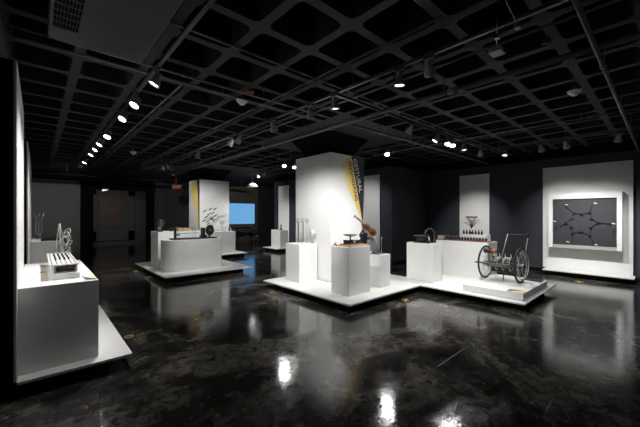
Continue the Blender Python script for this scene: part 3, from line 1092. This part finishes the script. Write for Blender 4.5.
def caption_plate(x0, x1, y0, y1, z, label, mode):
    """Small printed caption plate lying on a surface: a base sheet with a yellow wedge."""
    t = thing('caption_plate', label, 'caption', ((x0 + x1) / 2, (y0 + y1) / 2, z), 'caption plates')
    h = 0.006
    if mode == 'dark':
        MB().box(x0, x1, y0, y1, z, z + h).build('sheet', PRINTGREY, t)
    else:
        MB().box(x0, x1, y0, y1, z, z + h).build('sheet', PRINTGREY if mode == 'black' else WHITE, t)
        zz = z + h
        if mode == 'black':
            MB().prism([(x0, y0), (x1, y0), (x0, y1)], zz, zz + .001).build('yellow_wedge', YELLOW, t)
        else:
            ym = y0 + (y1 - y0) * 0.16
            MB().prism([(x0 + (x1 - x0) * .5, ym * .4 + y0 * .6), (x1, y0), (x1, ym)], zz, zz + .001).build('yellow_wedge', YELLOW, t)
            MB().prism([(x0, ym), (x0 + .02, y0), (x1, y0), (x0 + (x1 - x0) * .5, ym * .4 + y0 * .6)], zz, zz + .001).build('black_wedge', PRINTGREY, t)
    return t


caption_plate(6.07, 6.27, 1.62, 1.86, 0.272, 'black and yellow caption plate on the plinth in front of the cart', 'black')
caption_plate(7.36, 7.63, 1.64, 1.98, 0.272, 'plain dark caption plate behind the right wheel', 'dark')
caption_plate(0.345, 0.455, 3.95, 5.6, 0.936, 'long white caption strip with black and yellow end on the left pedestal', 'strip')

# ------------------------------------------------------------------ near left pedestal: keyed instrument, wires
def instrument():
    z = 0.936
    t = thing('keyed_instrument', 'long silver instrument with dark keys across its top on the left pedestal', 'instrument', (0.2, 4.8, z))
    MB().box(0.105, 0.33, 4.17, 5.50, z, z + .060, bevel=.004).build('plinth_block', WHITEP, t)
    b = MB()
    b.box(0.12, 0.315, 4.23, 5.45, z + .060, z + .074)
    b.box(0.12, 0.136, 4.23, 5.45, z + .074, z + .138)
    b.box(0.299, 0.315, 4.23, 5.45, z + .074, z + .138)
    b.box(0.136, 0.299, 4.33, 5.45, z + .074, z + .138)
    b.build('body', SILVER, t)
    g = MB()
    for k in range(5):
        x = 0.153 + k * 0.032
        g.lathe([(0.014 + .008 * (k % 2), -0.01), (0.014 + .008 * (k % 2), 0.01)], (x, 4.28, z + .104), (0, 1, 0), 12)
    g.build('gears', mat('dark_brass', (0.16, 0.12, 0.06), 0.4, metal=0.8, noise=0.2), t)
    MB().box(0.085, 0.325, 4.20, 5.52, z + .138, z + .152, bevel=.003).build('top_plate', mat('pale_aluminium', (0.70, 0.70, 0.69), 0.4, noise=0.05), t)
    for k in range(6):
        x = 0.108 + k * 0.039
        MB().box(x - .003, x + .003, 4.25, 5.48, z + .152, z + .158).build('string_bar', mat('dark_bar', (0.05, 0.05, 0.05), 0.35, noise=0.2), t)
    for r_ in range(3):
        for k in range(4):
            x = 0.147 + k * 0.039
            y = 4.62 + r_ * 0.24 + (k % 2) * .03
            MB().box(x - .008, x + .008, y - .022, y + .022, z + .152, z + .180, bevel=.003).build('key_block', BLK, t)
    return t


instrument()
tag(MB().box(0.020, 0.078, 4.18, 5.65, 0.936, 0.944).build('beige_board', BEIGE), 'flat beige board left of the silver instrument', 'board')
t = thing('thin_wand', 'thin pale wand lying across the near left pedestal', 'wand', (0.0, 4.6, .95))
MB().tube([(-.12, 4.55, 0.951), (0.072, 4.75, 0.955)], 0.004, 6).build('rod', CHROME, t)
MB().tube([(0.04, 4.717, 0.9545), (0.075, 4.753, 0.9555)], 0.007, 8).build('grip', BEIGE, t)

z = 0.936
cx, cy = 0.225, 5.70
t = thing('wire_spindle', 'pointed silver wire spindle standing behind the silver instrument', 'sculpture', (cx, cy, z))
MB().lathe([(0.04, 0), (0.04, 0.015), (0.01, 0.02)], (cx, cy, z)).build('base', METAL, t)
for k in range(5):
    a = 2 * PI * k / 5
    pts = [(cx + math.cos(a) * q, cy + math.sin(a) * q, z + h) for q, h in ((.012, .02), (.035, .14), (.045, .26), (.026, .40), (.004, .54))]
    MB().tube(pts, 0.0075, 6).build('wire', PALE, t)
MB().tube([(cx, cy, z + .02), (cx, cy, z + .54)], 0.005, 6).build('spine', PALE, t)
cx, cy = 0.305, 5.66
t = thing('wire_cluster', 'looping silver wire cluster beside the pointed spindle', 'sculpture', (cx, cy, z))
MB().lathe([(0.035, 0), (0.035, 0.015), (0.01, 0.02)], (cx, cy, z)).build('base', METAL, t)
MB().tube([(cx, cy, z + .02), (cx + .01, cy, z + .44)], 0.006, 8).build('stem', PALE, t)
for k in range(9):
    c = Vector((cx + random.uniform(-.02, .03), cy + random.uniform(-.02, .02), z + .12 + k * .038))
    n = Vector((random.uniform(-1, 1), random.uniform(-1, 1), random.uniform(-.5, .5))).normalized()
    u = n.orthogonal().normalized()
    w = n.cross(u)
    q = 0.028 + .012 * (k % 3)
    MB().tube([c + (u * math.cos(g_) + w * math.sin(g_)) * q for g_ in [2 * PI * i / 14 for i in range(14)]], 0.0065, 6, closed=True).build('loop', PALE, t)

# far left pedestal
t = thing('wire_figure', 'slender dark wire figure on the far left pedestal', 'sculpture', (0.02, 11.3, .95))
MB().lathe([(0.07, 0), (0.07, 0.02), (0.015, 0.03)], (0.02, 11.3, .95)).build('base', METAL, t)
for k in range(3):
    dx = (k - 1) * 0.07
    MB().tube([(0.02, 11.3, .97), (0.02 + dx, 11.3 + dx, 1.2), (0.02 + dx * .6, 11.3, 1.45), (0.02 + dx * 1.3, 11.3, 1.62)], 0.010, 6).build('wire', CHROME, t)
t = thing('black_tray', 'low black tray on the far left pedestal', 'tray', (0.25, 10.8, .95))
MB().box(0.06, 0.40, 10.35, 11.15, .95, 1.0, bevel=0.005).build('body', BLK, t)
MB().box(0.09, 0.37, 10.4, 11.1, 1.0, 1.01).build('liner', RUBBER, t)

# ------------------------------------------------------------------ tray machine on the corner pedestal
def tray_machine():
    z = 1.022
    t = thing('dish_machine', 'small machine with a round dish on a wooden tray', 'machine', (4.42, 4.05, z))
    MB().box(4.13, 4.65, 3.78, 4.12, z, z + .022, bevel=.003).build('tray', WOOD, t)
    MB().box(4.20, 4.62, 3.88, 4.10, z + .022, z + .040, bevel=.003).build('dark_base', DWOOD, t)
    MB().tube([(4.38, 3.99, z + .04), (4.38, 3.99, z + .18)], 0.014, 10).build('post', METAL, t)
    MB().lathe([(0.02, 0.0), (0.06, 0.006), (0.125, 0.022), (0.14, 0.036), (0.136, 0.040), (0.12, 0.028), (0.05, 0.014), (0, 0.012)], (4.38, 3.99, z + .17), segs=28).build('dish', METAL, t)
    MB().box(4.26, 4.36, 3.94, 4.06, z + .04, z + .11, bevel=.005).build('gear_case', BLK, t)
    MB().lathe([(0.03, -0.02), (0.03, 0.02)], (4.46, 3.97, z + .075), (0, 1, 0), 16).build('crank_wheel', SILVER, t)
    MB().box(4.50, 4.60, 3.94, 4.08, z + .04, z + .10, bevel=.005).build('motor_block', BLK, t)
    return t


tray_machine()
t = thing('brass_cone', 'small dark cone at the left edge of the corner pedestal', 'cone', (4.15, 4.16, 1.022))
MB().lathe([(0.045, 0), (0.04, 0.012), (0.008, 0.062), (0, 0.066)], (4.15, 4.16, 1.022)).build('body', DWOOD, t)
MB().lathe([(0.05, 0), (0.05, 0.006)], (4.15, 4.16, 1.022)).build('rim', METAL, t)

# ------------------------------------------------------------------ violin and its mechanical stand
def violin():
    A = Vector((4.975, 3.87, 1.205))         # tail end
    B = Vector((4.66, 4.19, 1.62))         # scroll end
    y = (B - A).normalized()
    view = Vector((-0.67, -0.742, 0.15))
    x = y.cross(view).normalized()
    zv = x.cross(y).normalized()
    M = Matrix.Translation(A) @ Matrix((x, y, zv)).transposed().to_4x4()
    t = thing('violin', 'brown varnished violin held tilted by the grey mechanical stand', 'violin', A)
    prof = [(0, 0), (.045, .004), (.078, .03), (.086, .07), (.078, .11), (.056, .145), (.050, .18), (.056, .21), (.066, .24), (.068, .28), (.055, .325), (.03, .35), (0, .356)]
    s = 0.88
    poly = [(a * s, b * s) for a, b in prof] + [(-a * s, b * s) for a, b in prof[-2:0:-1]]
    MB().prism(poly, -0.02, 0.02, M).build('body', VIOLIN, t)
    V = lambda a, b, c: M @ Vector((a * .9, b * .9, c))
    MB().obox(V(0, .33, 0.012), V(0, .56, 0.016), 0.024, 0.02, zv).build('neck', VIOLIN, t)
    MB().obox(V(0, .20, 0.032), V(0, .55, 0.030), 0.028, 0.006, zv).build('fingerboard', BLK, t)
    MB().lathe([(0.018, -0.018), (0.022, -0.008), (0.022, 0.008), (0.018, 0.018)], V(0, .60, 0.0), x, 14).tube([V(0, .55, .01), V(0, .60, -.0)], [0.013, 0.012], 8).build('scroll', DWOOD, t)
    MB().obox(V(-.022, .135, 0.036), V(.022, .135, 0.036), 0.006, 0.03, zv).build('bridge', WOOD, t)
    MB().obox(V(0, .01, 0.026), V(0, .115, 0.030), 0.03, 0.006, zv).build('tailpiece', BLK, t)
    st = MB()
    for k in range(4):
        a = -0.009 + k * 0.006
        st.tube([V(a, .11, .034), V(a, .135, .052), V(a * .7, .55, .034)], 0.0012, 4)
    st.build('strings', CHROME, t)
    for sgn in (-1, 1):
        MB().obox(V(sgn * .036, .11, 0.0205), V(sgn * .030, .17, 0.0205), 0.005, 0.002, zv).build('sound_hole', BLK, t)
    # stand
    z = 0.80
    s = thing('violin_stand', 'grey mechanical stand holding the violin on the shorter pedestal', 'stand', (5.12, 3.98, z))
    MB().box(5.07, 5.30, 3.84, 4.10, z, z + .02, bevel=.004).build('base', METAL, s)
    MB().tube([(5.13, 3.98, z + .02), (5.12, 3.99, z + .18), (5.07, 4.00, z + .32), (4.99, 4.02, z + .36)], [0.07, 0.08, 0.065, 0.05], 16).build('arm_cover', mat('mid_grey_cover', (0.22, 0.22, 0.22), 0.5, noise=0.08), s)
    MB().lathe([(0.05, 0.20), (0.075, 0.22), (0.08, 0.30), (0.06, 0.33), (0.085, 0.36), (0.085, 0.42), (0.05, 0.46), (0.03, 0.50)], (4.90, 4.11, z)).tube([(4.99, 4.02, z + .34), (4.92, 4.10, z + .30)], 0.03, 10).build('drive_unit', BLK, s)
    MB().obox((4.9, 4.10, z + .50), (4.86, 4.10, z + .66), 0.05, 0.03, (0, 1, 0)).build('clamp', DWOOD, s)
    MB().tube([(5.20, 3.88, z + .02), (5.20, 3.88, z + .36)], 0.008, 8).build('rod', METAL, s)
    MB().tube([(5.22, 3.88, z + .34), (5.14, 3.86, z + .34)], 0.005, 8).build('rod_arm', METAL, s)


violin()

# ------------------------------------------------------------------ glass rods beside the column
z = 0.972
for n, (x, y, h, lab) in enumerate(((4.27, 5.47, .46, 'left'), (4.365, 5.42, .47, 'middle'), (4.46, 5.37, .46, 'right'))):
    t = thing('glass_rod_stand', lab + ' clear glass pillar with a wire cage on top by the column', 'glass stand', (x, y, z), 'glass pillars beside the column')
    MB().box(x - .022, x + .022, y - .022, y + .022, z, z + h, bevel=.003).build('pillar', GLASS, t)
    MB().lathe([(0.03, 0), (0.03, 0.01)], (x, y, z + h)).build('cap_plate', METAL, t)
    cg = MB()
    for k in range(3):
        a = PI * k / 3
        c = Vector((x, y, z + h + .05))
        u = Vector((math.cos(a), math.sin(a), 0))
        cg.tube([c + (u * math.cos(q) + Vector((0, 0, 1)) * math.sin(q)) * .040 for q in [2 * PI * i / 16 for i in range(16)]], 0.003, 5, closed=True)
    cg.build('wire_cage', METAL, t)
t = thing('white_cone_lamp', 'small white cone on a stem beside the glass pillars', 'cone', (4.55, 5.28, z))
MB().tube([(4.55, 5.28, z), (4.55, 5.28, z + .22)], 0.006, 8).build('stem', METAL, t)
MB().lathe([(0.008, 0.0), (0.05, 0.12), (0.047, 0.12), (0.0, 0.01)], (4.55, 5.28, z + .17)).build('cone', PORC, t)
MB().lathe([(0.05, 0), (0.05, 0.008)], (4.55, 5.28, z)).build('foot', METAL, t)

# ------------------------------------------------------------------ black arched machine
def arched_machine():
    z = 0.982
    t = thing('arched_machine', 'black desktop machine with a tall curved arm on the inner corner pedestal', 'machine', (6.42, 3.65, z))
    MB().box(6.26, 6.60, 3.42, 3.80, z, z + .025, bevel=.006).build('base', BLK, t)
    MB().box(6.33, 6.50, 3.55, 3.76, z + .025, z + .13, bevel=.015).build('body', BLK, t)
    MB().box(6.28, 6.54, 3.56, 3.80, z + .145, z + .165, bevel=.005).build('top_plate', METAL, t)
    MB().tube([(6.36, 3.70, z + .13), (6.36, 3.70, z + .146)], 0.02, 8).build('post', BLK, t)
    arc = [(6.575, 3.47, z + .02), (6.58, 3.465, z + .17)]
    for k in range(11):
        a = PI * k / 10
        arc.append((6.505 + .105 * math.cos(a) * .742, 3.535 - .105 * math.cos(a) * .67, z + .19 + .12 * math.sin(a)))
    MB().tube(arc, 0.018, 10).build('curved_arm', mat('dark_gunmetal', (0.10, 0.10, 0.105), 0.25, metal=0.6, noise=0.1), t)
    MB().lathe([(0.05, -0.012), (0.05, 0.012)], (6.46, 3.53, z + .09), (0.3, -1, 0), 18).build('dial', METAL, t)
    MB().lathe([(0.03, -0.015), (0.03, 0.015)], (6.40, 3.50, z + .06), (0, -1, 0), 14).build('knob', CHROME, t)


arched_machine()

# ------------------------------------------------------------------ long pedestal: board, bottles, plant
z = 0.985
tag(MB().box(7.375, 7.70, 2.63, 3.83, z, z + .022, bevel=.003).build('wooden_board', DWOOD), 'long brown wooden board on the pedestal behind the cart', 'board')
zb = z + .022
t = thing('small_case', 'small beige case at the left end of the wooden board', 'case', (7.5, 3.75, zb))
MB().box(7.42, 7.58, 3.69, 3.82, zb, zb + .065, bevel=.006).build('body', BEIGE, t)
MB().box(7.42, 7.58, 3.69, 3.82, zb + .065, zb + .085, bevel=.004).build('lid', BEIGE, t)
ORD = ['first', 'second', 'third', 'fourth', 'fifth', 'sixth', 'seventh', 'eighth', 'ninth', 'tenth', 'eleventh', 'twelfth', 'thirteenth', 'fourteenth', 'fifteenth']
bt = thing('black_bottle', 'first small black bottle from the left along the wooden board', 'bottle', (7.46, 3.62, zb), 'black bottles along the wooden board')
MB().lathe([(0.026, 0), (0.028, 0.005), (0.028, 0.058), (0.014, 0.068), (0.013, 0.074)], (7.46, 3.62, zb), segs=14).build('body', BLK, bt)
MB().lathe([(0.014, 0.074), (0.014, 0.085), (0, 0.086)], (7.46, 3.62, zb), segs=12).build('cap', SILVER, bt)
for k in range(1, 15):
    copy_tree(bt, (7.46, 3.62 - k * 0.066, zb), ORD[k] + ' small black bottle from the left along the wooden board')
tag(MB().box(7.715, 7.91, 2.76, 3.40, z, z + .15, bevel=.004).build('riser_box', WHITEP), 'white riser box behind the row of black bottles', 'riser')
zr = z + .15
b2 = thing('tall_black_bottle', 'first black bottle from the left on the white riser box', 'bottle', (7.765, 3.32, zr), 'black bottles on the riser box')
MB().lathe([(0.022, 0), (0.024, 0.006), (0.024, 0.055), (0.011, 0.075), (0.010, 0.092)], (7.765, 3.32, zr), segs=14).build('body', BLK, b2)
MB().lathe([(0.012, 0.092), (0.012, 0.106), (0, 0.107)], (7.765, 3.32, zr), segs=12).build('cap', BLK, b2)
for k in range(1, 7):
    copy_tree(b2, (7.765, 3.32 - k * 0.07, zr), ORD[k] + ' black bottle from the left on the white riser box')
t = thing('dark_plant', 'dark spindly plant with arching leaves above the bottles', 'plant', (7.87, 3.20, zr))
MB().lathe([(0.022, 0), (0.03, 0.06), (0.025, 0.06), (0, 0.05)], (7.87, 3.20, zr)).build('pot', BLK, t)
MB().tube([(7.87, 3.20, zr + .05), (7.87, 3.18, zr + .20)], 0.006, 6).build('stem', LEAF, t)
for k in range(15):
    a = 2 * PI * k / 15 + .2
    r = random.uniform(.12, .23)
    h = random.uniform(.25, .52)
    p0 = Vector((7.87, 3.18, zr + .14))
    p1 = p0 + Vector((math.cos(a) * r * .5, math.sin(a) * r * .5, h * .45))
    p2 = p0 + Vector((math.cos(a) * r, math.sin(a) * r, h * .55))
    MB().tube([p0, p1, p2], [0.004, 0.006, 0.002], 6).build('leaf', LEAF, t)
t = thing('branch_bracket', 'short dark carved branch mounted on the white panel', 'branch', (10.5, 4.24, 1.53))
MB().tube([(10.53, 4.42, 1.545), (10.52, 4.34, 1.525), (10.52, 4.26, 1.54), (10.52, 4.17, 1.52), (10.525, 4.07, 1.545)], [0.020, 0.026, 0.02, 0.026, 0.016], 8).build('branch', DWOOD, t)
MB().tube([(10.552, 4.26, 1.535), (10.52, 4.26, 1.535)], 0.012, 8).build('peg', METAL, t)

# ------------------------------------------------------------------ rounded pedestal machine and its neighbours
def long_machine():
    z = 0.955
    t = thing('bench_machine', 'long black bench machine with upright posts and a dark wheel', 'machine', (3.1, 8.55, z))
    MB().box(2.55, 3.72, 8.40, 8.72, z, z + .035, bevel=.01).build('base', BLK, t)
    for x in (2.64, 3.34, 3.40):
        MB().box(x - .022, x + .022, 8.50, 8.58, z + .035, z + .30, bevel=.004).build('post', BLK, t)
    MB().box(2.66, 2.76, 8.50, 8.58, z + .11, z + .14).build('side_arm', BLK, t)
    w = MB().lathe([(0.13, -0.012), (0.15, -0.01), (0.15, 0.01), (0.13, 0.012)], (3.56, 8.53, z + .225), (0.4, -1, 0), 28).build('wheel', RUBBER, t)
    MB().lathe([(0.03, -0.03), (0.03, 0.03)], (3.56, 8.53, z + .225), (0.4, -1, 0), 14).build('hub', METAL, w)
    MB().obox((3.56, 8.56, z + .035), (3.56, 8.56, z + .22), 0.05, 0.02, (0, 1, 0)).build('wheel_bracket', BLK, t)
    MB().tube([(2.64, 8.54, z + .16), (3.40, 8.54, z + .16)], 0.008, 8).build('shaft', METAL, t)
    MB().box(3.30, 3.46, 8.46, 8.62, z + .035, z + .10, bevel=.008).build('gear_case', BLK, t)


long_machine()
t = thing('glass_case', 'clear glass case over the middle of the black bench machine', 'display case', (3.0, 8.8, .955))
g = MB()
for a in ((2.80, 3.26, 8.76, 8.766), (2.80, 3.26, 8.964, 8.97), (2.80, 2.806, 8.766, 8.964), (3.254, 3.26, 8.766, 8.964)):
    g.box(a[0], a[1], a[2], a[3], .955, 1.25)
g.build('glass_walls', GLASS, t)
MB().box(2.80, 3.26, 8.76, 8.97, 1.25, 1.256).build('glass_top', GLASS, t)
z = 1.13
t = thing('wooden_box', 'pale wooden box on the taller pedestal behind', 'box', (3.15, 9.5, z))
MB().box(2.98, 3.34, 9.40, 9.62, z, z + .09, bevel=.004).build('body', WOOD, t)
MB().box(2.97, 3.35, 9.39, 9.63, z + .09, z + .105, bevel=.003).build('lid', WOOD, t)
t = thing('ring_sculpture', 'dark wire ring figure on the left end of the taller pedestal', 'sculpture', (2.65, 9.8, z))
MB().lathe([(0.06, 0), (0.06, 0.02), (0.012, 0.03)], (2.65, 9.8, z)).build('base', BLK, t)
MB().tube([(2.65, 9.8, z + .02), (2.65, 9.8, z + .16)], 0.008, 8).build('stem', METAL, t)
for rr, tilt in ((.09, 0), (.06, .8), (.09, 1.5)):
    c = Vector((2.65, 9.8, z + .24))
    u = Vector((math.cos(tilt), math.sin(tilt), 0))
    MB().tube([c + (u * math.cos(q) + Vector((0, 0, 1)) * math.sin(q)) * rr for q in [2 * PI * i / 18 for i in range(18)]], 0.007, 6, closed=True).build('ring', METAL, t)
t = thing('gear_figure', 'small dark geared figure at the corner of the taller pedestal', 'sculpture', (2.52, 9.5, z))
MB().box(2.46, 2.58, 9.44, 9.56, z, z + .03, bevel=.004).build('base', BLK, t)
MB().lathe([(0.06, -0.01), (0.06, 0.01)], (2.52, 9.5, z + .09), (0.5, -1, 0), 16).build('gear', METAL, t)
t = thing('small_motor', 'small dark motor on the taller pedestal, left of the wooden box', 'motor', (2.85, 9.55, z))
MB().lathe([(0.04, -0.05), (0.045, -0.04), (0.045, 0.04), (0.02, 0.05), (0.008, 0.09)], (2.85, 9.55, z + .045), (1, 0, 0), 16).build('body', BLK, t)
MB().box(2.80, 2.90, 9.52, 9.58, z, z + .02).build('foot', METAL, t)
t = thing('hook_sculpture', 'dark curved hook standing beside the yellow beam', 'sculpture', (3.45, 9.85, z))
MB().lathe([(0.05, 0), (0.05, 0.02)], (3.45, 9.85, z)).build('base', BLK, t)
MB().tube([(3.45, 9.85, z + .02), (3.43, 9.85, z + .25), (3.36, 9.85, z + .36), (3.27, 9.85, z + .33), (3.25, 9.85, z + .24)], 0.01, 8).build('hook', BLK, t)

# twig mobile in front of the far column
z = 0.97
t = thing('twig_mobile', 'mobile of dark leaf blades in front of the far white column', 'mobile', (4.95, 11.55, z))
MB().lathe([(0.07, 0), (0.07, 0.02), (0.01, 0.03)], (4.95, 11.55, z)).build('base', METAL, t)
MB().tube([(4.95, 11.55, z + .02), (4.93, 11.55, z + .55)], 0.007, 6).build('stem', METAL, t)
for k, (dx, dz) in enumerate(((-.22, .42), (-.10, .55), (.04, .66), (.20, .70), (.32, .86), (.36, .60), (.14, .47), (.28, .44), (-.16, .78), (.08, .85), (-.04, .38), (.02, .30))):
    c = Vector((4.78 + dx * .8, 11.56 + 0.03 * (k % 3), z + dz))
    br = MB()
    br.tube([(4.93, 11.55, z + min(dz, .55) * .8), c], 0.003, 5)
    b_ = br.build('twig', METAL, t)
    MB().tube([c - Vector((.08, 0, .045)), c, c + Vector((.09, 0, .06))], [0.006, 0.026, 0.006], 6).build('leaf', LEAF, b_)
for n, (x, lab) in enumerate(((5.30, 'left'), (5.45, 'middle'), (5.60, 'right'))):
    t = thing('glass_jar', lab + ' small glass jar on the pedestal by the far column', 'jar', (x, 11.5, z), 'glass jars on the far pedestal')
    MB().lathe([(0.045, 0), (0.05, 0.01), (0.05, 0.10), (0.03, 0.13), (0.03, 0.15)], (x, 11.5, z), segs=16).build('body', GLASS, t)
    MB().lathe([(0.034, 0.15), (0.034, 0.17), (0, 0.172)], (x, 11.5, z), segs=16).build('lid', METAL, t)
t = thing('robot_figure', 'small dark figure on the small far pedestal', 'figure', (8.05, 11.5, .93))
MB().box(7.98, 8.12, 11.43, 11.57, .93, .96, bevel=.004).build('base', BLK, t)
MB().tube([(8.05, 11.5, .96), (8.05, 11.5, 1.10)], [0.04, 0.025], 10).build('torso', BLK, t)
MB().sphere((8.05, 11.5, 1.14), 0.035).build('knob', BLK, t)

# ------------------------------------------------------------------ brass floor rings
for x, y, r, lab in ((0.885, 4.715, .055, 'brass ring in the floor beside the near left platform'),
                     (3.576, 5.394, .07, 'brass ring in the floor at the left corner of the large platform'),
                     (5.097, 3.26, .07, 'brass ring in the floor inside the corner of the large platform'),
                     (9.585, 1.38, .09, 'brass ring in the floor below the framed star artwork'),
                     (2.10, 8.90, .08, 'nearer brass ring in the floor left of the rounded pedestal'),
                     (2.05, 10.08, .08, 'farther brass ring in the floor left of the rounded pedestal')):
    t = thing('floor_outlet', lab, 'floor outlet', (x, y, 0), 'brass floor outlets')
    MB().lathe([(r, 0.0), (r, 0.008), (r * .95, 0.012), (r * .84, 0.012), (r * .80, 0.006), (r * .80, 0.0)], (x, y, 0.0), segs=28).build('ring', BRASS, t)
    MB().lathe([(r * .79, 0.001), (r * .79, 0.004), (0, 0.004)], (x, y, 0), segs=24).build('cover', RUBBER, t)
